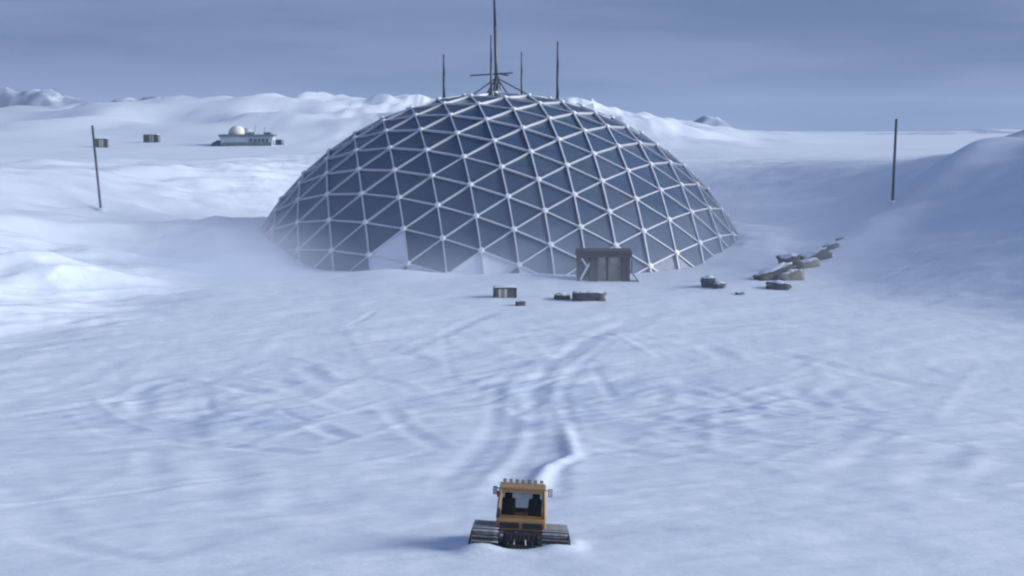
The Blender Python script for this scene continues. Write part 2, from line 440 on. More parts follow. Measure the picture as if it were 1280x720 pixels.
def terrain(x, y, fine=True):
    x = np.asarray(x, float); y = np.asarray(y, float)
    ins = inside_poly(x, y, [(-95, -900)] + FOOT + [(95, -900)])
    d, _, _ = seg_dist(x, y, FOOT)
    d = np.where(ins, 0, d)
    dsoft = d + 3.0 * fbm(x / 22, y / 22, 3, 3)* sstep(0, 8, d)
    # floor of the hollow, rising gently towards the dome
    z = 1.7 * sstep(72, 122, y) + 0.5 * fbm(x / 26, y / 26, 11, 3) * sstep(20, 45, y)
    z = z + 0.15 * 6.0 * np.log1p(np.exp(np.clip((72 - y) / 6.0, -30, 30))) * sstep(-60, 0, y) 
    # bank round the hollow up to the plateau
    right = sstep(5, 45, x)
    width = 30 + 4 * sstep(-20, -60, x) * sstep(170, 120, y)
    plate = 9.6 + 0.9 * fbm(x / 60, y / 60, 21, 3)
    tb = np.log1p(np.exp(np.clip(dsoft / width - .14, -2, 1.6) * 10)) / 10 - math.log1p(math.exp(-1.4)) / 10
    bank = tb - np.log1p(np.exp((tb - 1) * 9)) / 9 + math.log1p(math.exp(-9)) / 9
    near = sstep(40, 95, y)                       # the banks run out towards the viewer
    plate = plate + 1.4 * sstep(20, 60, x) * sstep(330, 200, y)
    z = z + (plate - 1.7) * bank * near
    # right-hand mound
    z = z + (6.2 + 6 * fbm(x / 24, y / 24, 39, 4)) * np.exp(-(((x - 70) / 24) ** 2 + ((y - 150) / 32) ** 2)) * sstep(0, 10, d)
    # unseen high drift added beyond the right bank to shade it
    z = z + 25 * np.exp(-(((x - 106) / 22) ** 2 + ((y - 176) / 36) ** 2))
    # spur that carries the right pole, with the cargo along its foot
    ds, _, ts = seg_dist(x, y, [(21, 121), (30, 131), (45, 150), (56, 158)])
    z = z + (0.4 + 2.6 * ts) * np.exp(-(ds / 5.0) ** 2) * 0.7
    z = z + sstep(30, 45, x) * sstep(85, 110, y) * sstep(330, 220, y) * 1.5 * fbm((x - 0.4 * y) / 17, (y + 0.4 * x) / 7, 33, 4)
    # left bank: wind-carved ledges
    left = sstep(-25, -45, x) * sstep(75, 110, y) * sstep(330, 200, y)
    z = z + left * (4.4 * fbm((x + 0.5 * y) / 30, (y - 0.35 * x) / 9, 31, 4) + 2.2 * (0.2 - np.abs(fbm((x + 0.7 * y) / 16, (y - 0.6 * x) / 5, 35, 4))))
    # drift against the left and front of the dome
    rr = np.hypot(x + 1.7, y - 158.7); ca = (x + 1.7) / np.maximum(rr, 1)
    flank = np.where(ca < 0, 2.7 * sstep(.60, .97, -ca), 2.3 * sstep(.66, .97, ca)) * sstep(190, 172, y)
    z = z + flank * np.exp(-((rr - 32.5) / 7.5) ** 2) * (1 + .5 * fbm(x / 5, y / 5, 37, 3))
    z = z + 0.9 * np.exp(-(((x + 12) / 6) ** 2 + ((y - 127.5) / 4) ** 2)) + 0.55 * np.exp(-(((x - 1) / 6) ** 2 + ((y - 126.5) / 3) ** 2))
    # far plateau: high snow ridge to the left and behind the dome, low plain to the right
    ridge = sstep(330, 560, y + 30 * fbm(x / 90, y / 90, 41, 3))
    prof = np.interp(x / np.maximum(y, 1) * 500, [-420, -300, -200, -160, -110, -60, -20, 20, 40, 52, 65, 95, 140, 400],
                     [6, 8, 11.5, 13.5, 16.5, 17.0, 16.5, 16.0, 12.4, 9.6, 6.4, 1.6, 0.4, 0.5])
    z = z + ridge * prof * (1 - 0.9 * sstep(620, 1300, y))
    z = z + ridge * 17 * fbm((x + 0.8 * y) / 60, (y - 0.4 * x) / 34, 51, 5) * sstep(140, 40, x * 500 / np.maximum(y, 1))
    z = z + ridge * 22 * (0.13 - np.abs(fbm((x + 1.1 * y) / 55, (y - 0.5 * x) / 30, 55, 5))) * sstep(150, 30, x * 500 / np.maximum(y, 1))
    z = z - 18 * sstep(650, 3000, y)
    z = z + sstep(900, 2500, y) * (3.5 * fbm(x / 300, y / 300, 61, 4) )
    if fine:
        # sastrugi
        z = z + 0.20 * fbm((x * .9 + y * .45) / 9, (y * .9 - x * .45) / 2.6, 71, 4) * sstep(30, 60, y + 15)
        z = z + 0.10 * fbm(x / 2.3, y / 2.3, 81, 3)
    return z

def ruts(x, y, z):
    packed = np.zeros_like(x)
    wob = 0.35 * fbm(x / 3, y / 3, 91, 3)
    for pts, w, h in RUTS_W:
        xs = [p[0] for p in pts]; ys = [p[1] for p in pts]
        mask = (x > min(xs) - 3 * w - 1) & (x < max(xs) + 3 * w + 1) & (y > min(ys) - 3 * w - 1) & (y < max(ys) + 3 * w + 1)
        if not mask.any(): continue
        d, s, t = seg_dist(x[mask], y[mask], pts)
        d = np.maximum(d + wob[mask] * w, 0)
        fade = sstep(-0.02, 0.22, t) * sstep(1.02, 0.78, t)
        core = np.exp(-(d / (w * 0.75)) ** 2)
        lip = np.exp(-((d - w * 1.35) / (w * 0.5)) ** 2)
        if h < 0:
            z[mask] += fade * (h * core - 0.45 * h * lip)
            packed[mask] = np.maximum(packed[mask], fade * core * min(.4, -h * 4.0))
        else:
            z[mask] += fade * h * core
    return packed

def hz(x, y):
    return float(terrain(np.array([x]), np.array([y]), False)[0])

def on_ground(u, v):
    """walk along the sight line of a surveyed picture position until it meets the terrain"""
    a = (v - 360) / FPX
    c, s = math.cos(PITCH), math.sin(PITCH)
    ys = np.arange(30, 900, 0.25)
    zs = CAM_H + ys * (-s - a * c) / (c - a * s)
    xs = (u - 640) / FPX * ys / (c - a * s)
    t = terrain(xs, ys, False)
    k = int(np.argmax(t >= zs))
    return float(xs[k]), float(ys[k]), float(t[k])

RUTS_W = [([on_ground(u, v)[:2] for u, v in pts], w * .9, h * (.23 if abs(h) < .3 else .6) * (.5 if pts[0][1] > 595 and pts[0][0] < 400 else 1)) for pts, w, h in RUTS]
# the road: two belts from the vehicle up to the entrance
_road = [on_ground(u, v)[:2] for u, v in ((650, 660), (652, 620), (672, 585), (688, 555), (690, 525), (684, 495), (698, 465), (738, 432), (790, 405), (812, 385), (800, 370), (775, 360))]
_dense = []
for a in range(len(_road) - 1):                   # Catmull-Rom smoothing
    p0, p1, p2, p3 = _road[max(a - 1, 0)], _road[a], _road[a + 1], _road[min(a + 2, len(_road) - 1)]
    for q in range(5):
        t = q / 5
        _dense.append(tuple(.5 * (2 * p1[c] + (p2[c] - p0[c]) * t + (2 * p0[c] - 5 * p1[c] + 4 * p2[c] - p3[c]) * t * t + (3 * p1[c] - p0[c] - 3 * p2[c] + p3[c]) * t ** 3) for c in (0, 1)))
for off in (-.95, .95, -3.2):
    pts = []
    for a in range(len(_dense)):
        b0, b1 = _dense[max(a - 1, 0)], _dense[min(a + 1, len(_dense) - 1)]
        dx, dy = b1[0] - b0[0], b1[1] - b0[1]; L_ = math.hypot(dx, dy) + 1e-6
        pts.append((_dense[a][0] + off * dy / L_, _dense[a][1] - off * dx / L_))
    RUTS_W.append((pts[:-10] if off > -2 else pts[4:-22], .5, -.028 if off > -2 else -.025))
# scuffs left by many crossings
rs = random.Random(4)
for (u, v, ru, rv, n, ang) in ((310, 515, 9, 13, 34, 35), (900, 515, 10, 13, 24, 30), (200, 640, 7, 6, 8, 30), (680, 470, 6, 16, 14, 70), (620, 420, 22, 7, 20, 10), (1060, 580, 7, 7, 10, 40)):
    cx, cy, _ = on_ground(u, v)
    for q in range(n):
        x0 = cx + rs.gauss(0, ru * .55); y0 = cy + rs.gauss(0, rv * .55)
        a = R(ang + rs.gauss(0, 22)) if rs.random() < .65 else R(-40 + rs.gauss(0, 25))
        L = rs.uniform(4, 15); bend = rs.gauss(0, .1)
        pts = [(x0 + math.cos(a + bend * t) * L * t, y0 + math.sin(a + bend * t) * L * t * 1.6) for t in (-.5, -.25, 0, .25, .5)]
        RUTS_W.append((pts, rs.uniform(.35, 1.0), rs.choice((-1, 1)) * rs.uniform(.012, .035)))

def axis(core0, core1, step, far0, far1, grow):
    a = list(np.arange(core0, core1 + 1e-6, step))
    st = step; v = core1
    while v < far1: st *= grow; v += st; a.append(v)
    st = step; v = core0; b = []
    while v > far0: st *= grow; v -= st; b.append(v)
    return np.array(b[::-1] + a)

gx = axis(-42, 42, 0.2, -3800, 3800, 1.075)
gy = np.concatenate([axis(30, 132, 0.2, -300, 31, 1.15)[:-1], axis(132, 262, 0.7, 131.9, 4200, 1.055)[1:]])
gy = np.unique(np.round(gy, 4))
GX, GY = np.meshgrid(gx, gy)
GZ = terrain(GX.ravel(), GY.ravel()).reshape(GX.shape)
zz = GZ.ravel().copy()
packed = ruts(GX.ravel(), GY.ravel(), zz)
# trampled areas where many tracks cross
for (u, v, ru, rv, a) in [(300, 520, 11, 15, .55), (900, 520, 12, 16, .40), (200, 640, 9, 9, .12), (690, 470, 7, 20, .3), (650, 600, 4, 10, .2)]:
    cx, cy, _ = on_ground(u, v)
    e = np.exp(-(((GX.ravel() - cx) / ru) ** 2 + ((GY.ravel() - cy) / rv) ** 2))
    n = fbm(GX.ravel() / 4.0 + GY.ravel() / 9, GY.ravel() / 4.0, 101, 4)
    packed = np.clip(packed + a * e * (1 + 4.0 * n), 0, 1)
    zz += e * (0.14 if v < 600 else .05) * fbm((GX.ravel() * .8 + GY.ravel() * .6) / 3.2, (GY.ravel() * .8 - GX.ravel() * .6) / 1.1, 111, 3)
# snow heaped up behind the vehicle's tracks
VX, VY, _ = on_ground(650, 690)
VY += 1.15
for (dx, dy, sx, sy, h) in ((-.95, -1.3, .45, .4, .19), (.9, -1.3, .42, .4, .15), (0, -1.6, 1.6, .4, .10), (-1.35, -.6, .25, .9, .14), (1.4, -.6, .25, .9, .12)):
    zz += h * np.exp(-(((GX.ravel() - VX - dx) / sx) ** 2 + ((GY.ravel() - VY - dy) / sy) ** 2))
ny_, nx_ = GX.shape
co = np.stack([GX.ravel(), GY.ravel(), zz], 1).astype(np.float32)
idx = np.arange(nx_ * ny_).reshape(ny_, nx_)
quads = np.stack([idx[:-1, :-1], idx[:-1, 1:], idx[1:, 1:], idx[1:, :-1]], -1).reshape(-1, 4)
def grid_mesh(name, co, quads):
    me = bpy.data.meshes.new(name)
    me.vertices.add(len(co)); me.vertices.foreach_set('co', co.ravel())
    me.loops.add(quads.size); me.loops.foreach_set('vertex_index', quads.ravel().astype(np.int32))
    me.polygons.add(len(quads))
    me.polygons.foreach_set('loop_start', np.arange(0, quads.size, 4, dtype=np.int32))
    me.polygons.foreach_set('use_smooth', np.ones(len(quads), bool))
    me.update(calc_edges=True)
    return me
gm = grid_mesh('snow_ground', co, quads)
at = gm.attributes.new('packed', 'FLOAT', 'POINT')
at.data.foreach_set('value', packed.astype(np.float32))
tag(link_mesh('snow_ground', gm, M['snow']), kind='structure')

# far mountains, each a ridge with its own peaks
def mountain(peaks, y0, depth, seed, step=7.0):
    """peaks: (picture column, picture row) survey of the skyline"""
    xs_ = [xfrom(u, v, y0) for u, v in peaks]; zs_ = [zfrom(v, y0) for u, v in peaks]
    X = np.arange(xs_[0] - 60, xs_[-1] + 60, step); Y = np.arange(-depth, depth + 1, step)
    GXm, GYm = np.meshgrid(X, Y)
    sky = np.interp(GXm + 18 * fbm(GXm / 60, GYm / 60, seed + 5, 2), xs_, zs_)
    base = 8.0
    prof = np.clip(1 - np.abs(GYm) / depth, 0, 1) ** 1.25
    Z = base - 4 + (sky - base) * prof * (1 + 1.1 * fbm(GXm / 45, GYm / 45, seed, 5) * np.minimum(1, np.abs(GYm) / 40)) + 0.9 * (sky - base) * prof * (0.10 - np.abs(fbm(GXm / 26, GYm / 26, seed + 2, 5)))
    co = np.stack([GXm.ravel(), GYm.ravel() + y0, Z.ravel()], 1).astype(np.float32)
    n, m = GXm.shape
    ii = np.arange(n * m).reshape(n, m)
    q = np.stack([ii[:-1, :-1], ii[:-1, 1:], ii[1:, 1:], ii[1:, :-1]], -1).reshape(-1, 4)
    return tag(link_mesh('mountain', grid_mesh('mountain', co, q), M['mountain']), kind='structure')

mountain([(-120, 128), (-40, 112), (5, 108), (28, 112), (48, 109), (72, 110), (92, 120), (130, 124), (170, 117), (215, 118), (250, 124), (300, 130)], 1300, 75, 5, 4.0)
mountain([(805, 168), (835, 148), (846, 143), (862, 146), (872, 139), (884, 141), (893, 140), (905, 150), (918, 158), (945, 166)], 1200, 50, 9, 3.0)
mountain([(960, 172), (985, 168), (1020, 164), (1045, 162.5), (1065, 167), (1090, 172)], 1500, 70, 13, 4.0)

mountain([(1085, 170), (1120, 166), (1160, 161.5), (1200, 158.5), (1260, 157.5), (1330, 160), (1420, 168)], 1700, 150, 17, 7.0)

# ------------------------------------------------------------------ the geodesic dome
Q = [0.1196, 0.9949, 6.9256, 7.0972, -2.0883, 1.0355, -0.1872, 0.6671, 2.0385]
RotL = Matrix.Rotation(Vector(Q[5:8]).length, 3, Vector(Q[5:8]).normalized())
def dome_node(i, j):
    a, b = i - Q[2], j - Q[3]
    x = Q[0] * (a + b * math.cos(Q[4])); y = Q[0] * Q[1] * b * math.sin(Q[4])
    r = math.hypot(x, y) + 1e-9
    th = (1 - Q[8]) * math.atan(r) + Q[8] * r
    return RotL @ Vector((math.sin(th) * x / r, math.sin(th) * y / r, math.cos(th))), th
ZB = 0.6
nodes = {}
for i in range(-16, 34):
    for j in range(-16, 34):
        d, th = dome_node(i, j)
        if th < 2.62:
            nodes[(i, j)] = d
cam_p = Vector((0, 0, CAM_H))
def height(d): return DOME_C.z + DOME_R * d.z
tris = []
for (i, j) in list(nodes):
    for t in (((i, j), (i + 1, j), (i + 1, j + 1)), ((i, j), (i + 1, j + 1), (i, j + 1))):
        if all(k in nodes for k in t):
            if max(height(nodes[k]) for k in t) > ZB + 0.8 and min(height(nodes[k]) for k in t) > ZB - 5.5:
                tris.append(t)
used = sorted({k for t in tris for k in t})
edges = sorted({tuple(sorted((t[a], t[(a + 1) % 3]))) for t in tris for a in range(3)})
dome = empty('geodesic_dome', (DOME_C.x, DOME_C.y, 1.5), label='huge geodesic dome of dark glass triangles in a white lattice, set in the snow hollow', cat='dome')
dome_off = DOME_C - Vector(dome.location)         # part positions are relative to the thing's base
def facing(d):
    p = DOME_C + DOME_R * d
    v = (cam_p - p).normalized()
    return d.dot(v) if p.z > 1.2 else d.dot(v) - 1.0
PANE_R = DOME_R - 0.16
GLINT_PANES = {((2, 4), (3, 4), (3, 5)), ((2, 4), (3, 5), (2, 5)), ((5, 6), (6, 6), (6, 7)), ((5, 6), (6, 7), (5, 7)), ((3, 5), (4, 6), (3, 6)), ((6, 7), (7, 8), (6, 8)), ((3,5),(4,5),(4,6))}
GLINT_PANES = {((2, 4), (3, 4), (3, 5)), ((2, 4), (3, 5), (2, 5)), ((5, 6), (6, 7), (5, 7)), ((3, 5), (4, 6), (3, 6)), ((6, 7), (7, 8), (6, 8)), ((4, 6), (5, 6), (5, 7))}  # panes painted white for the bright snow they reflect
def pane_data(t):
    ps = [nodes[k] * PANE_R for k in t]
    c = (ps[0] + ps[1] + ps[2]) / 3
    n = (ps[1] - ps[0]).cross(ps[2] - ps[0]).normalized()
    if n.dot(c) < 0: n = -n
    lift = [random.uniform(-0.11, 0.11) for _ in range(3)]
    outer = [c + (p - c) * 0.985 + n * h for p, h in zip(ps, lift)]
    inner = [p - n * 0.06 for p in outer]
    vs_ = outer + inner
    fs = [(0, 1, 2), (5, 4, 3), (0, 3, 4, 1), (1, 4, 5, 2), (2, 5, 3, 0)]
    if (ps[1] - ps[0]).cross(ps[2] - ps[0]).dot(c) < 0:
        fs = [f[::-1] for f in fs]
    return vs_, fs
order = sorted(tris, key=lambda t: -facing(sum((nodes[k] for k in t), Vector()).normalized()))
rest_v, rest_f = [], []
for n_, t in enumerate(order):
    v_, f_ = pane_data(t)
    if n_ < 300:
        me = bpy.data.meshes.new('pane')
        c = sum(v_, Vector()) / 6
        me.from_pydata([p - c for p in v_], [], f_)
        if t in GLINT_PANES: mt = M['bright_paint']
        else: mt = random.choices(M['glass'], (6, 2, 2))[0]
        o = link_mesh('pane', me, mt, dome, c + dome_off)
        if t in GLINT_PANES: o['label'] = 'pale pane with painted-in bright reflection at the foot of the dome'
    else:
        b = len(rest_v)
        rest_v += v_; rest_f += [tuple(b + q for q in f) for f in f_]
me = bpy.data.meshes.new('rear_glazing'); me.from_pydata([p + dome_off for p in rest_v], [], rest_f)
tag(link_mesh('rear_glazing', me, M['glass'][0], dome), kind='stuff')
# struts: a flanged bar between two hubs
def strut_mesh():
    w, d, fl = 0.072, 0.26, 0.05
    m = MB()
    pr = [(-w, 0), (w, 0), (w, -fl), (0.045, -fl - 0.01), (0.045, -d), (-0.045, -d), (-0.045, -fl - 0.01), (-w, -fl)]
    m.prism(pr, -0.5, 0.5)
    return m.mesh('strut')
SM = strut_mesh(); SM.materials.append(M['alu'])
def strut_matrix(e):
    a, b = nodes[e[0]] * (DOME_R + 0.06), nodes[e[1]] * (DOME_R + 0.06)
    yv = (b - a); L = yv.length; yv = yv.normalized()
    zv = (a + b).normalized(); zv = (zv - yv * zv.dot(yv)).normalized()
    xv = yv.cross(zv)
    m = Matrix((xv, yv * L, zv)).transposed().to_4x4()
    m.translation = (a + b) / 2
    return m
order_e = sorted(edges, key=lambda e: -(facing((nodes[e[0]] + nodes[e[1]]).normalized())))
rest = bmesh.new()
for n_, e in enumerate(order_e):
    mx = Matrix.Translation(dome_off) @ strut_matrix(e)
    if n_ < 300:
        o = link_mesh('strut', SM, None, dome)
        o.matrix_basis = mx
    else:
        k = len(rest.verts); rest.from_mesh(SM); rest.verts.ensure_lookup_table()
        bmesh.ops.transform(rest, matrix=mx, verts=rest.verts[k:])
me = bpy.data.meshes.new('rear_lattice'); rest.to_mesh(me); rest.free()
tag(link_mesh('rear_lattice', me, M['alu'], dome), kind='stuff')
hb = MB(); hb.tube((0, 0, -0.10), (0, 0, 0.07), 0.33, 0.33, 12); hb.tube((0, 0, 0.07), (0, 0, 0.14), 0.26, 0.2, 12)
HM = hb.mesh('hub_plate'); HM.materials.append(M['hub'])
order_n = sorted(used, key=lambda k: -facing(nodes[k]))
rest = bmesh.new()
for n_, k in enumerate(order_n):
    d = nodes[k]
    mx = Matrix.Translation(dome_off + d * (DOME_R + 0.09)) @ d.to_track_quat('Z', 'Y').to_matrix().to_4x4()
    if n_ < 220:
        o = link_mesh('hub_plate', HM, None, dome); o.matrix_basis = mx
    else:
        q = len(rest.verts); rest.from_mesh(HM); rest.verts.ensure_lookup_table()
        bmesh.ops.transform(rest, matrix=mx, verts=rest.verts[q:])
if len(rest.verts):
    me = bpy.data.meshes.new('rear_hubs'); rest.to_mesh(me)
    tag(link_mesh('rear_hubs', me, M['hub'], dome), kind='stuff')
rest.free()
print('DOME', len(tris), 'panes', len(edges), 'struts', len(used), 'hubs')

def dome_z(x, y):
    r2 = DOME_R ** 2 - (x - DOME_C.x) ** 2 - (y - DOME_C.y) ** 2
    return DOME_C.z + math.sqrt(max(r2, 0))

# ------------------------------------------------------------------ masts on the dome
my = DOME_C.y + 1.5
mx_ = xfrom(621, 118, my)
mz = dome_z(mx_, my)
mast = empty('antenna_mast', (mx_, my, mz), label='tall dark central antenna mast on a splayed tripod at the crown of the dome', cat='antenna')
top = 37.0 - mz
lean = xfrom(618, 0, my) - mx_
k_ = lean / (zfrom(0, my) - mz)
MB().tube((0, 0, -0.2), (k_ * top * .5, 0, top * .5), 0.24, 0.19, 10).tube((k_ * top * .5, 0, top * .5), (k_ * top, 0, top), 0.19, 0.10, 10).build('mast_tube', M['mast'], mast, smooth=True)
hz_ = zfrom(95, my) - mz
for (ux, dy) in ((593, -1.5), (606, 2.5), (634, -2.2), (663, 1.0), (618, -3.5)):
    fx = xfrom(ux, 116, my) - mx_
    fz = dome_z(mx_ + fx, my + dy) - mz
    MB().tube((0, 0, hz_ - 0.2), (fx, dy, fz), 0.09, 0.09, 6).build('tripod_leg', M['mast'], mast)
MB().tube((xfrom(587, 94, my) - mx_, 0, zfrom(94.5, my) - mz), (xfrom(641, 91, my) - mx_, 0, zfrom(91, my) - mz), 0.09, 0.09, 6).build('cross_bar', M['mast'], mast)
MB().tube((0, 0, zfrom(92, my) - mz), (1.5, -1.8, zfrom(95, my) - mz), 0.09, 0.09, 6).build('cross_bar', M['mast'], mast)
MB().tube((0, 0, -0.15), (0, 0, 0.5), 0.6, 0.4, 12).build('mast_foot', M['mast'], mast)
for s_ in (-1, 1):
    MB().tube((s_ * 0.45, 0.2, 0.0), (s_ * 0.2, 0.1, hz_), 0.08, 0.08, 6).build('brace', M['mast'], mast)

for (u, vt, dy, rad, lab) in ((555, 68, 4, .19, 'thin grey antenna rod leftmost on the dome, standing alone'),
                              (614, 44, -4, .16, 'slim antenna rod standing right against the tall central mast'),
                              (652, 65, 5, .14, 'shortest antenna rod, between the central mast and the rightmost rod'),
                              (697, 52, 2, .19, 'thin grey antenna rod rightmost on the dome')):
    y_ = DOME_C.y + dy
    x_ = xfrom(u, 110, y_)
    z_ = dome_z(x_, y_)
    e = empty('antenna_rod', (x_, y_, z_), label=lab, cat='antenna', group='antenna rods on the dome')
    h_ = zfrom(vt, y_) - z_
    MB().tube((0, 0, -0.1), (0, 0, h_ * .55), rad, rad * .85, 8).tube((0, 0, h_ * .55), (0, 0, h_), rad * .8, rad * .55, 8).build('rod', M['mast'], e, smooth=True)
    MB().tube((0, 0, -0.15), (0, 0, 0.35), 0.4, 0.3, 10).build('foot', M['mast'], e)

# ------------------------------------------------------------------ timber poles on the banks
def pole(u, v, ut, vt, rad, lab, ydist=None):
    x, y, z = on_ground(u, v)
    h = zfrom(vt, y) - z
    tx = xfrom(ut, vt, y) - x
    e = empty('pole', (x, y, z), label=lab, cat='pole', group='timber poles on the snow banks')
    MB().tube((-tx / h * 1.0, 0, -1.0), (tx, 0, h), rad, rad * 0.8, 10).build('shaft', M['pole'], e, smooth=True)
    m = MB(); m.tube((tx, 0, h), (tx + 0.01, 0, h + 0.12), rad * .95, rad * .7, 10); m.build('cap', M['dark'], e)
    m = MB(); m.sphere((0, 0, 0), 0.7, (1, 1, .32), 12, 8); m.build('snow_collar', M['cap'], e, smooth=True)
    print('pole', x, y, z, h)
    return e
pole(126, 262, 115.5, 158, .18, 'dark leaning pole on the bright left snow bank')
pole(1115.5, 253, 1120.5, 150, .18, 'dark upright pole on the shaded right snow bank')

# ------------------------------------------------------------------ crates
def crate(x, y, z, w, d, h, rz, pal, lab, group, tilt=0.0):
    """cargo crate: framed dark box with pale boards in part of its front"""
    e = empty('crate', (x, y, z), (0, tilt, rz), lab, 'crate', group)
    MB().box((0, 0, h / 2), (w, d, h), bevel=0.03).build('body', M['crate_dark'], e)
    a, b = pal
    n = 3
    bw = (b - a) * w / n
    for k in range(n):
        MB().box((-w / 2 + a * w + bw * (k + .5), -d / 2 - 0.02, h * .5), (bw * .92, 0.05, h * .86), bevel=.01).build('board', M['crate_pale'] if k != 1 else M['tarp_pale'], e)
    for s_ in (-1, 1):
        MB().box((s_ * (w / 2 - .07), -d / 2 - 0.025, h * .5), (.14, .06, h * .98), bevel=.01).build('corner_post', M['dark'], e)
    MB().box((0, -d / 2 - 0.022, h - .07), (w * .86, .055, .12), bevel=.01).build('rail', M['dark'], e)
    m = MB(); m.box((0, .05, h + .04), (w * .92, d * .85, .12), bevel=.05); m.build('snow_cap', M['cap'], e, smooth=True)
    return e
x, y, z = on_ground(631, 371)
crate(x, y, z - .05, 2.05, 1.2, .95, R(4), (.2, .58), 'dark crate with pale boards in front of the dome glass', 'crates in the snow')
x, y, z = on_ground(127, 190)
def crate_far(u, v, wpx, hpx, lab, rz, pal, y):
    x = xfrom(u, v, y); z = zfrom(v, y)
    zz = hz(x, y)
    crate(x, y, zz - .1, wpx * y / FPX, 1.8, hpx * y / FPX + (z - zz), rz, pal, lab, 'crates in the snow')
    print('crate', x, y, z, zz)
# distances at which the plateau lies under them
def plateau_y(u, v):
    x, y, z = on_ground(u, v); return y
crate_far(127.5, 184, 15, 11, 'banded crate on the snow just right of the leaning left pole', R(3), (.35, .68), plateau_y(127.5, 184))
crate_far(190, 178, 19, 10, 'banded crate alone on the snow between left pole and distant station', R(-8), (.42, .7), plateau_y(190, 178))

# ------------------------------------------------------------------ low slabs, lumps and tarp-covered cargo
def lump_mesh(w, d, h, seed, blocky=0.5, n=14):
    """tarpaulin pulled over stacked goods: rounded block with sags and folds"""
    bm = bmesh.new()
    bmesh.ops.create_cube(bm, size=1.0)
    bmesh.ops.subdivide_edges(bm, edges=bm.edges, cuts=5, use_grid_fill=True)
    for v in bm.verts:
        p = v.co.copy() * 2
        sph = p.normalized() * 1.15
        q = p * blocky + sph * (1 - blocky)
        ax = np.array([p.x * 1.3 + seed * 3.1]); ay = np.array([p.y * 1.3 + p.z * 1.7 + seed])
        f = 1 + 0.75 * float(fbm(ax, ay, 200 + seed, 3)[0])
        v.co = Vector((q.x * w / 2 * f, q.y * d / 2 * f, (q.z * f * .5 + .5) * h))
        if p.z < -.6: v.co.z = -0.25
    bmesh.ops.recalc_face_normals(bm, faces=bm.faces)
    me = bpy.data.meshes.new('tarp'); bm.to_mesh(me); bm.free()
    for p in me.polygons: p.use_smooth = True
    return me
def cargo(name, u, v, wpx, hpx, depth, rz, tilt, mat, lab, cat, group, seed, blocky=.55, cap=.6, straps=0):
    x, y, z = on_ground(u, v)
    w = wpx * y / FPX; h = hpx * y / FPX
    e = empty(name, (x, y + depth * .3, z - 0.08), (0, -tilt, rz), lab, cat, group)
    link_mesh('cover', lump_mesh(w, depth, h, seed, blocky), M[mat], e)
    if cap > 0:
        c = lump_mesh(w * cap, depth * .8, h * .45, seed + 9, .25)
        link_mesh('snow_cap', c, M['cap'], e, (w * .06, .12, h * .66))
    for k in range(straps):
        xx = (-.28 + .56 * k / max(1, straps - 1)) * w
        MB().box((xx, 0, h * .52), (.08, depth * 1.02, h * 1.0), bevel=.02).build('strap', M['dark'], e)
    return e
G = 'snow-covered cargo on the right'
cargo('snow_lump', 651, 382, 12, 7, .6, R(15), R(8), 'tarp', 'small dark lump in the snow just below the pale-boarded crate', 'lump', 'small lumps in the snow', 1, .4, 0)
cargo('cargo_sled', 703, 375, 20, 8, 1.0, R(6), R(4), 'tarp', 'low narrow grey slab half buried left of the wider slab below the entrance', 'cargo', 'low slabs below the entrance', 2, .8, .45)
cargo('cargo_sled', 737, 376, 40, 11, 1.2, R(-2), 0, 'tarp', 'wide low grey slab below the dome entrance, snow on its left end', 'cargo', 'low slabs below the entrance', 3, .92, .3, 2)
cargo('boulder_cargo', 886, 359, 18, 13, 1.3, R(0), 0, 'tarp', 'taller rounded dark cargo lump, left one of the pair right of the entrance', 'cargo', G, 4, .4, .55)
cargo('boulder_cargo', 899, 361, 15, 8, 1.0, R(-12), R(-6), 'tarp', 'lower rounded dark lump, right one of the pair right of the entrance', 'cargo', G, 5, .4, .5)
cargo('snow_lump', 926, 369, 12, 5, .5, R(20), R(8), 'tarp', 'tiny dark lump in the snow between the rounded pair and the long cargo trail', 'lump', 'small lumps in the snow', 6, .4, 0)
cargo('cargo_bundle', 968, 349, 54, 13, 1.5, R(24), R(16), 'tarp', 'long dark cargo bundle forming the lower left end of the cargo trail', 'cargo', G, 7, .75, .7)
cargo('cargo_bundle', 990, 337, 26, 18, 1.8, R(8), R(10), 'tarp', 'tall dark covered block standing highest in the middle of the cargo trail', 'cargo', G, 8, .6, .5)
cargo('cargo_bundle', 989, 350, 30, 12, 1.4, R(18), R(14), 'tarp_pale', 'tan covered bundle below the tall block of the cargo trail', 'cargo', G, 9, .6, .3)
cargo('cargo_bundle', 972, 362, 28, 10, 1.3, R(-6), R(-4), 'tarp', 'dark knobbly heap lowest of all in the cargo trail', 'cargo', G, 10, .35, .35)
cargo('cargo_bundle', 1010, 334, 30, 9, 1.3, R(20), R(14), 'tarp_pale', 'narrow tan bundle right of the tall block, below the upper slab', 'cargo', G, 11, .6, .25)
cargo('cargo_bundle', 1020, 325, 38, 11, 1.4, R(26), R(18), 'tarp', 'long dark slab in the upper half of the cargo trail', 'cargo', G, 12, .75, .4)
cargo('cargo_bundle', 1040, 311, 20, 7, 1.0, R(30), R(22), 'tarp', 'thin tapering dark tip where the cargo trail runs up the bank', 'cargo', G, 13, .4, .4)
cargo('cargo_bundle', 1051, 300, 9, 4, .6, R(20), R(18), 'tarp', 'smallest speck of cargo, topmost on the trail below the right pole', 'cargo', G, 14, .4, 0)

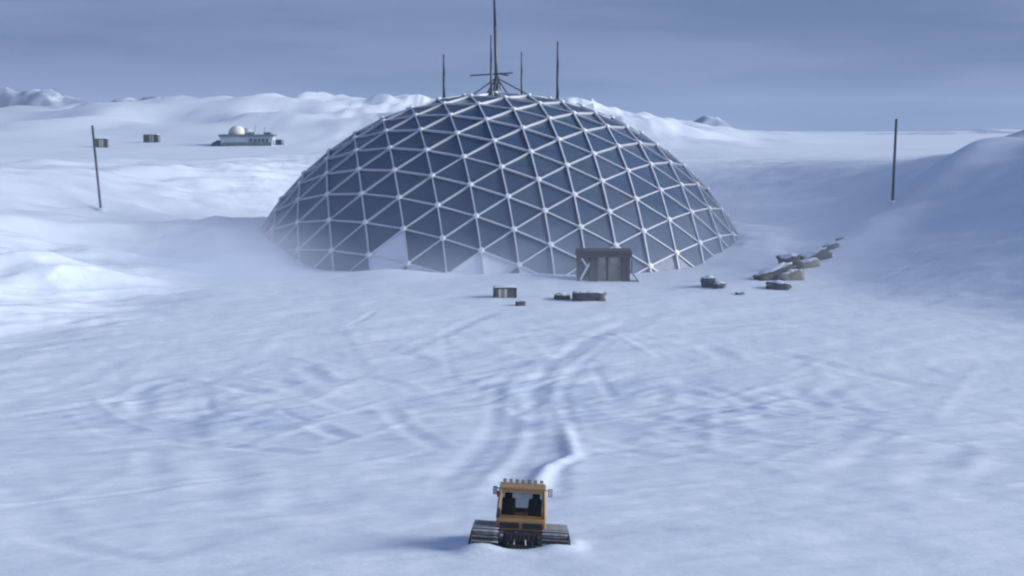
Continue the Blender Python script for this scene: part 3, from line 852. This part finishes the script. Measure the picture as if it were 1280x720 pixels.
# ------------------------------------------------------------------ entrance portal at the foot of the dome
px0, py0, pz0 = on_ground(757, 349)
PY = 124.4
def PX(u, v=335): return xfrom(u, v, PY)
pz0 = hz(PX(757), PY) - .1
portal = empty('entrance_portal', (PX(757), PY, pz0), label='dark boxy entrance portal with pale double doors at the foot of the dome', cat='entrance')
def lx(u): return PX(u) - PX(757)
H = zfrom(314, PY) - pz0
def post(u0, u1, dep, name, mat='dark', h=None):
    MB().box(((lx(u0) + lx(u1)) / 2, dep / 2, (h or H) / 2 - .15), (lx(u1) - lx(u0), dep, (h or H) - .3), bevel=.03).build(name, M[mat], portal)
post(722, 725, .3, 'post')
post(737, 747, 2.6, 'side_wall')
post(777.5, 787.5, 2.6, 'side_wall')
MB().box(((lx(721) + lx(790)) / 2, 1.35, H - .28), (lx(790) - lx(721), 3.0, .62), bevel=.05).build('roof_slab', M['dark'], portal)
MB().box(((lx(722) + lx(737)) / 2, 2.4, H / 2 - .2), (lx(737) - lx(722), .15, H - .5)).build('back_panel', M['hull_dark'], portal)
MB().tube((lx(725), .12, .25), (lx(737), .12, H * .62), .12, .12, 6).build('brace', M['alu'], portal)
MB().tube((lx(727), .12, H - .7), (lx(734), .12, H - 1.5), .10, .10, 6).build('brace', M['alu'], portal)
for (a, b) in ((747.3, 758.6), (761.2, 777.2)):
    dr = MB().box(((lx(a) + lx(b)) / 2, 1.0, H / 2 - .3), (lx(b) - lx(a), .12, H - .72), bevel=.02).build('door', M['door'], portal)
    MB().box(((lx(a) + lx(b)) / 2, .92, H * .68), ((lx(b) - lx(a)) * .7, .05, H * .2), bevel=.01).build('panel', M['crate_pale'], dr)
    MB().box((lx(b) - .2, .9, H * .42), (.06, .08, .3)).build('handle', M['dark'], dr)
MB().box(((lx(758.6) + lx(761.2)) / 2, .95, H / 2 - .3), (lx(761.2) - lx(758.6) - .01, .2, H - .7), bevel=.02).build('door_post', M['dark'], portal)
rp = MB(); rp.box((0, 0, 0), (.12, 1.1, 1.9), bevel=.02); rp.build('leaning_panel', M['hull_dark'], portal, (lx(793.5), .4, .62), (0, R(-36), 0))
MB().tube((lx(790), .2, .9), (lx(790), .2, 2.2), .06, .06, 6).build('lamp_bracket', M['dark'], portal)

# ------------------------------------------------------------------ distant station building
sx_, sy_, sz_ = on_ground(312, 181)
print('station', sx_, sy_, sz_)
k = sy_ / FPX                                   # metres per picture pixel at that distance
st = empty('station_building', (sx_, sy_, sz_ - .2), (0, 0, R(4)), 'long grey-blue station building with a cream round dome on its roof', 'building')
def sp(u): return (u - 312) * k
m = MB(); m.prism([(sp(280), 0), (sp(341), 0), (sp(342.5), 11 * k), (sp(278), 11 * k)], -4, 4); m.build('hull', M['hull'], st)
m = MB(); m.box(((sp(278) + sp(343)) / 2, 0, 12.3 * k), (sp(343) - sp(278) + .6, 8.8, 2.6 * k), bevel=.15); m.build('roof_deck', M['hull_dark'], st)
m = MB(); m.box(((sp(281) + sp(341)) / 2, -4.05, .45), (sp(341) - sp(281), .3, .9)); m.build('skirt', M['hull_dark'], st)
m = MB(); m.sphere((sp(297), 0, 13.2 * k), 11.0 * k, (1, 1, 1.05), 20, 14, 0.0); m.build('radome', M['radome'], st, smooth=True)
m = MB(); m.sphere((sp(309), .5, 13.2 * k), 7.0 * k, (1.1, 1, 1.15), 18, 12, 0.0); m.build('radome', M['hull'], st, smooth=True)
m = MB(); m.box((sp(317), 0, 15 * k), (6 * k, 3.5, 4 * k), bevel=.1); m.build('roof_cabin', M['hull'], st)
m = MB(); m.box((sp(335), 0, 14.8 * k), (9 * k, 5, 3 * k), bevel=.1); m.build('roof_cabin', M['hull_dark'], st)
for u in (316, 321, 326, 331, 336):
    w_ = MB().box((sp(u), -4.05, 6.6 * k), (3.0 * k, .25, 4.2 * k), bevel=.05).build('window', M['hull_dark'], st)
    MB().box((sp(u), -4.12, 6.6 * k), (2.2 * k, .2, 3.2 * k)).build('pane', M['glass'][0], w_)
for u, h_ in ((319, 12), (330.5, 10), (290, 6)):
    MB().tube((sp(u), 1, 12 * k), (sp(u), 1, (13 + h_) * k), .09, .06, 6).build('roof_antenna', M['mast'], st)
m = MB(); m.prism([(sp(266), 0), (sp(279), 0), (sp(279), 6 * k), (sp(274), 6.5 * k), (sp(268), 3.2 * k)], -3, 3); m.build('annex', M['hull_dark'], st)
m = MB(); m.tube((sp(272), -3.4, 1.0), (sp(281), -3.4, 5 * k), .25, .2, 6); m.build('conveyor', M['dark'], st)
m = MB(); m.tube((sp(344), 0, 4 * k), (sp(354), 0, 4 * k), 3.3 * k, 3.3 * k, 14); m.build('fuel_tank', M['hull_dark'], st, smooth=True)
m = MB(); m.box((sp(348), 0, .8), (7 * k, 2.5, 1.6), bevel=.1); m.build('tank_cradle', M['dark'], st)

# ------------------------------------------------------------------ the tracked snow vehicle, seen from behind
vz = hz(VX, VY)
print('vehicle', VX, VY, vz)
cat = empty('snow_vehicle', (VX, VY, vz - .08), (R(-8.5), R(3.0), R(-1.5)), 'orange-yellow tracked snow vehicle driving away up the snow road in the foreground', 'snow vehicle')
# chassis
MB().box((0, .1, .62), (1.5, 3.9, .42), bevel=.05).build('chassis', M['black'], cat)
# engine housing with slanted rear
eng = MB(); eng.box((0, -1.15, 1.13), (2.24, 1.1, .70), bevel=.07, taper=(.97, .95)); eng = eng.build('engine_housing', M['yellow'], cat)
for s_ in (-1, 1):
    g = MB().box((s_ * .50, -1.69, 1.22), (.86, .06, .26), rot=(R(-3), 0, 0), bevel=.015).build('grille', M['black'], eng)
    for q in range(4):
        MB().box((s_ * .50, -1.725, 1.13 + q * .06), (.80, .02, .018), rot=(R(-3), 0, 0)).build('louvre', M['dark'], eng)
    MB().box((s_ * .98, -1.70, 1.22), (.09, .05, .2), bevel=.015).build('tail_light', M['red_lens'], eng)
MB().box((0, -1.70, 1.0), (2.0, .05, .05), bevel=.01).build('trim_strip', M['dark'], eng)
MB().tube((-1.0, -1.3, 1.4), (-1.0, -1.3, 1.9), .06, .06, 8).build('exhaust_pipe', M['black'], eng)
# cab: hollow frame with windows all round
cab = MB()
zb, zt = 1.44, 2.76
yb, yf = -1.12, .45
wb, wt = 1.04, .96
def rail(a, b, r=.07): cab.box(((Vector(a) + Vector(b)) / 2), (.13, .13, (Vector(b) - Vector(a)).length + .05), rot=(Vector(b) - Vector(a)).to_track_quat('Z', 'Y').to_euler())
for s_ in (-1, 1):
    rail((s_ * wb, yb, zb), (s_ * wt, yb + .06, zt))
    rail((s_ * wb, yf + .35, zb), (s_ * wt, yf, zt))
    rail((s_ * wb, -.3, zb), (s_ * wt, -.3, zt))
cab = cab.build('cab_frame', M['yellow'], cat)
MB().box((0, (yb + yf + .35) / 2, 1.3), (2.12, yf + .35 - yb + .1, .42), bevel=.05).build('cab_floor', M['yellow'], cat)
MB().box((0, yb + .01, 1.51), (2.10, .12, .14), bevel=.03).build('rear_sill', M['yellow'], cat)
MB().box((0, yb + .055, 2.70), (1.90, .11, .13), bevel=.03).build('rear_header', M['yellow'], cat)
rf = MB().box((0, -.3, 2.81), (2.08, 1.7, .12), bevel=.05).build('roof', M['yellow'], cat)
wz = (1.58 + 2.635) / 2
MB().box((0, yb + .05, wz), (1.84, .03, 1.05), rot=(R(-3), 0, 0)).build('rear_window', M['cab_glass'], cat)
MB().box((0, yf + .17, wz), (1.84, .03, 1.12), rot=(R(17), 0, 0)).build('windscreen', M['cab_glass'], cat)
for s_ in (-1, 1):
    for (a, b) in ((yb + .1, -.38), (-.22, yf + .02)):
        MB().box((s_ * (wb - .04), (a + b) / 2, wz), (.03, b - a, 1.08), rot=(0, R(-s_ * 4), 0)).build('side_window', M['cab_glass'], cat)
# seats and their headrests, dark shapes against the windscreen
for s_ in (-1, 1):
    se = MB().box((s_ * .60, -.45, 1.87), (.62, .18, .85), bevel=.08).build('seat', M['rib'], cat)
    MB().box((s_ * .62, -.47, 2.40), (.36, .14, .26), bevel=.06).build('headrest', M['rib'], se)
MB().box((0, .55, 1.58), (1.8, .4, .2), bevel=.06).build('dashboard', M['rib'], cat)
MB().tube((0.1, yb - .01, 1.6), (.36, yb - .0, 2.15), .015, .012, 5).build('wiper', M['black'], cat)
# roof lamps
for q in range(7):
    xq = -.84 + q * .28
    lp = MB().box((xq, .42, 2.97), (.15, .14, .14), bevel=.03).build('roof_lamp', M['yellow'] if q % 2 else M['dark'], cat)
    MB().tube((xq, .335, 2.975), (xq, .355, 2.975), .052, .052, 10).build('lens', M['lamp'], lp)
# mirrors
for s_ in (-1, 1):
    MB().tube((s_ * .98, .4, 2.6), (s_ * 1.26, .25, 2.6), .025, .025, 6).build('mirror_arm', M['black'], cat)
    mr = MB().box((s_ * 1.26, .22, 2.5), (.2, .08, .38), bevel=.03).build('mirror', M['black'], cat)
    MB().box((s_ * 1.26, .173, 2.5), (.16, .02, .32)).build('mirror_glass', M['alu'], mr)
MB().box((-1.06, -1.05, 2.52), (.16, .12, .28), bevel=.03).build('side_lamp', M['red_lens'], cat)
# tracks
def track_profile(n=64):
    """closed side-view path (y, z) of the belt round its wheels"""
    pts = []
    corners = [(-1.75, .66, .36, 78, 250), (-1.25, .34, .30, 235, 272), (.95, .34, .30, 268, 305), (1.4, .48, .30, 290, 460)]
    for (cy, cz, r, a0, a1) in corners:
        for q in range(9):
            a = R(a0 + (a1 - a0) * q / 8)
            pts.append((cy + r * math.cos(a), cz + r * math.sin(a)))
    return pts
TP = track_profile()
def resample(pts, n):
    P_ = [Vector((a, b)) for a, b in pts]; P_.append(P_[0])
    L_ = [0]
    for a, b in zip(P_, P_[1:]): L_.append(L_[-1] + (b - a).length)
    out = []
    for q in range(n):
        t = L_[-1] * q / n
        i = max(q2 for q2 in range(len(L_) - 1) if L_[q2] <= t)
        f = (t - L_[i]) / max(1e-9, L_[i + 1] - L_[i])
        p = P_[i].lerp(P_[i + 1], f); d = (P_[i + 1] - P_[i]).normalized()
        out.append((p, d))
    return out
TW = 1.12
cl = MB(); cl.box((0, 0, .05), (TW + .06, .06, .11), bevel=.012); cl.box((0, 0, .0), (TW * .98, .16, .04), bevel=.01)
CM = cl.mesh('cleat'); CM.materials.append(M['cleat'])
for s_ in (-1, 1):
    cx = s_ * 1.54
    bm = bmesh.new()
    rings = []
    RS = resample(TP, 60)
    for (p, d) in RS:
        nrm = Vector((d.y, -d.x))
        if nrm.dot(p - Vector((0, .5))) < 0: nrm = -nrm
        q = p - nrm * .05
        rings.append([bm.verts.new((cx - TW / 2, p.x, p.y)), bm.verts.new((cx + TW / 2, p.x, p.y)), bm.verts.new((cx + TW / 2, q.x, q.y)), bm.verts.new((cx - TW / 2, q.x, q.y))])
    for a in range(len(rings)):
        A, B = rings[a], rings[(a + 1) % len(rings)]
        for q in range(4): bm.faces.new((A[q], A[(q + 1) % 4], B[(q + 1) % 4], B[q]))
    bmesh.ops.recalc_face_normals(bm, faces=bm.faces)
    me = bpy.data.meshes.new('track'); bm.to_mesh(me); bm.free()
    tr = link_mesh('track', me, M['track'], cat)
    for (p, d) in resample(TP, 42):
        nrm = Vector((d.y, -d.x))
        if nrm.dot(p - Vector((0, .5))) < 0: nrm = -nrm
        o = link_mesh('cleat', CM, None, tr, (cx, p.x, p.y))
        o.rotation_euler = (math.atan2(-nrm.x, nrm.y), 0, 0)
    for (wy, wz_, wr) in ((-1.75, .58, .27), (-.95, .40, .28), (-.3, .40, .28), (.35, .40, .28), (.9, .40, .28), (1.4, .58, .27)):
        MB().tube((cx - .25, wy, wz_), (cx + .25, wy, wz_), wr, wr, 18).build('wheel', M['black'], tr)
    # outer guard plate and packed snow carried on the belt
    MB().box((cx + s_ * (TW / 2 + .08), -1.98, .52), (.10, .30, .92), rot=(0, R(-9 * s_), 0), bevel=.03).build('guard', M['dark'], tr)
# rear implement carrier, hitch and hoses
hc = MB().box((0, -1.95, .62), (1.34, .18, .62), bevel=.04).build('rear_carrier', M['black'], cat)
MB().box((0, -2.1, .36), (.95, .3, .16), bevel=.03).build('hitch_plate', M['black'], hc)
for s_ in (-1, 1):
    MB().tube((s_ * .42, -1.8, .92), (s_ * .58, -2.2, .3), .06, .05, 8).build('lift_arm', M['dark'], hc)
    MB().tube((s_ * .2, -1.85, .95), (s_ * .26, -2.12, .42), .045, .03, 8).build('hydraulic_ram', M['alu'], hc)
for q in range(5):
    x0 = -.45 + q * .22
    m = MB()
    prev = None
    for t in range(7):
        f = t / 6
        p = (x0 + .08 * math.sin(f * 3 + q), -1.86 - .28 * math.sin(f * math.pi), .98 - .6 * f)
        if prev: m.tube(prev, p, .022, .022, 5)
        prev = p
    m.build('hose', M['black'], hc)
MB().box((0, -1.84, .93), (1.5, .1, .1), bevel=.02).build('rear_bumper', M['dark'], cat)
cat.scale = (.60, .60, .58)

# ------------------------------------------------------------------ the air
hm, hnt, hout = mat_new('cold_haze')
pv = hnt.nodes.new('ShaderNodeVolumePrincipled')
pv.inputs['Color'].default_value = (0.52, 0.64, 0.82, 1)
pv.inputs['Density'].default_value = 0.00013
pv.inputs['Anisotropy'].default_value = 0.0
hnt.links.new(pv.outputs['Volume'], hout.inputs['Volume'])
hzb = MB().box((0, 1950, 40), (8400, 5200, 130)).build('haze', hm)
tag(hzb, kind='stuff')

def blown(name, c, s, dens, seed, thr=.42):
    """wind-blown snow: a soft-edged cloud of powder hugging the ground"""
    m, nt, out = mat_new('blown_powder')
    N, L = nt.nodes, nt.links
    tc = N.new('ShaderNodeTexCoord')
    ln = N.new('ShaderNodeVectorMath'); ln.operation = 'LENGTH'
    L.new(tc.outputs['Object'], ln.inputs[0])
    fo = N.new('ShaderNodeMapRange'); fo.interpolation_type = 'SMOOTHSTEP'
    fo.inputs['From Min'].default_value = 1.0; fo.inputs['From Max'].default_value = 0.15
    L.new(ln.outputs['Value'], fo.inputs['Value'])
    ge = N.new('ShaderNodeNewGeometry')
    mp = N.new('ShaderNodeMapping'); mp.inputs['Scale'].default_value = (.05, .05, .13); mp.inputs['Location'].default_value = (seed, seed * 2, 0)
    mp.inputs['Rotation'].default_value = (0, R(25), 0)
    L.new(ge.outputs['Position'], mp.inputs['Vector'])
    no = N.new('ShaderNodeTexNoise'); no.inputs['Scale'].default_value = 1.0; no.inputs['Detail'].default_value = 4; no.inputs['Distortion'].default_value = .5
    L.new(mp.outputs['Vector'], no.inputs['Vector'])
    nr = N.new('ShaderNodeMapRange'); nr.inputs['From Min'].default_value = thr - .1; nr.inputs['From Max'].default_value = thr + .25
    nr.inputs['To Min'].default_value = .15
    L.new(no.outputs['Fac'], nr.inputs['Value'])
    mu = N.new('ShaderNodeMath'); mu.operation = 'MULTIPLY'; L.new(fo.outputs['Result'], mu.inputs[0]); L.new(nr.outputs['Result'], mu.inputs[1])
    m2 = N.new('ShaderNodeMath'); m2.operation = 'MULTIPLY'; m2.inputs[1].default_value = dens; L.new(mu.outputs[0], m2.inputs[0])
    v = N.new('ShaderNodeVolumePrincipled'); v.inputs['Color'].default_value = (0.84, 0.90, 0.98, 1)
    L.new(m2.outputs[0], v.inputs['Density'])
    L.new(v.outputs['Volume'], out.inputs['Volume'])
    b = MB().sphere((0, 0, 0), 1.0, (1, 1, 1), 24, 14).build(name, m, None, c)
    b.scale = s
    return tag(b, kind='stuff')
blown('blowing_snow', (-30, 131, 2.5), (18, 15, 7.0), .09, 3.0)
blown('blowing_snow', (-2, 124.5, 1.5), (36, 10, 5.0), .04, 5.0)
blown('blowing_snow', (-58, 138, 9.5), (26, 18, 6.0), .018, 11.0)
blown('blowing_snow', (33, 142, 3.5), (17, 20, 7.0), .03, 7.0)
blown('blowing_snow', (4, 146, 4.0), (95, 62, 15.0), .0058, 13.0)
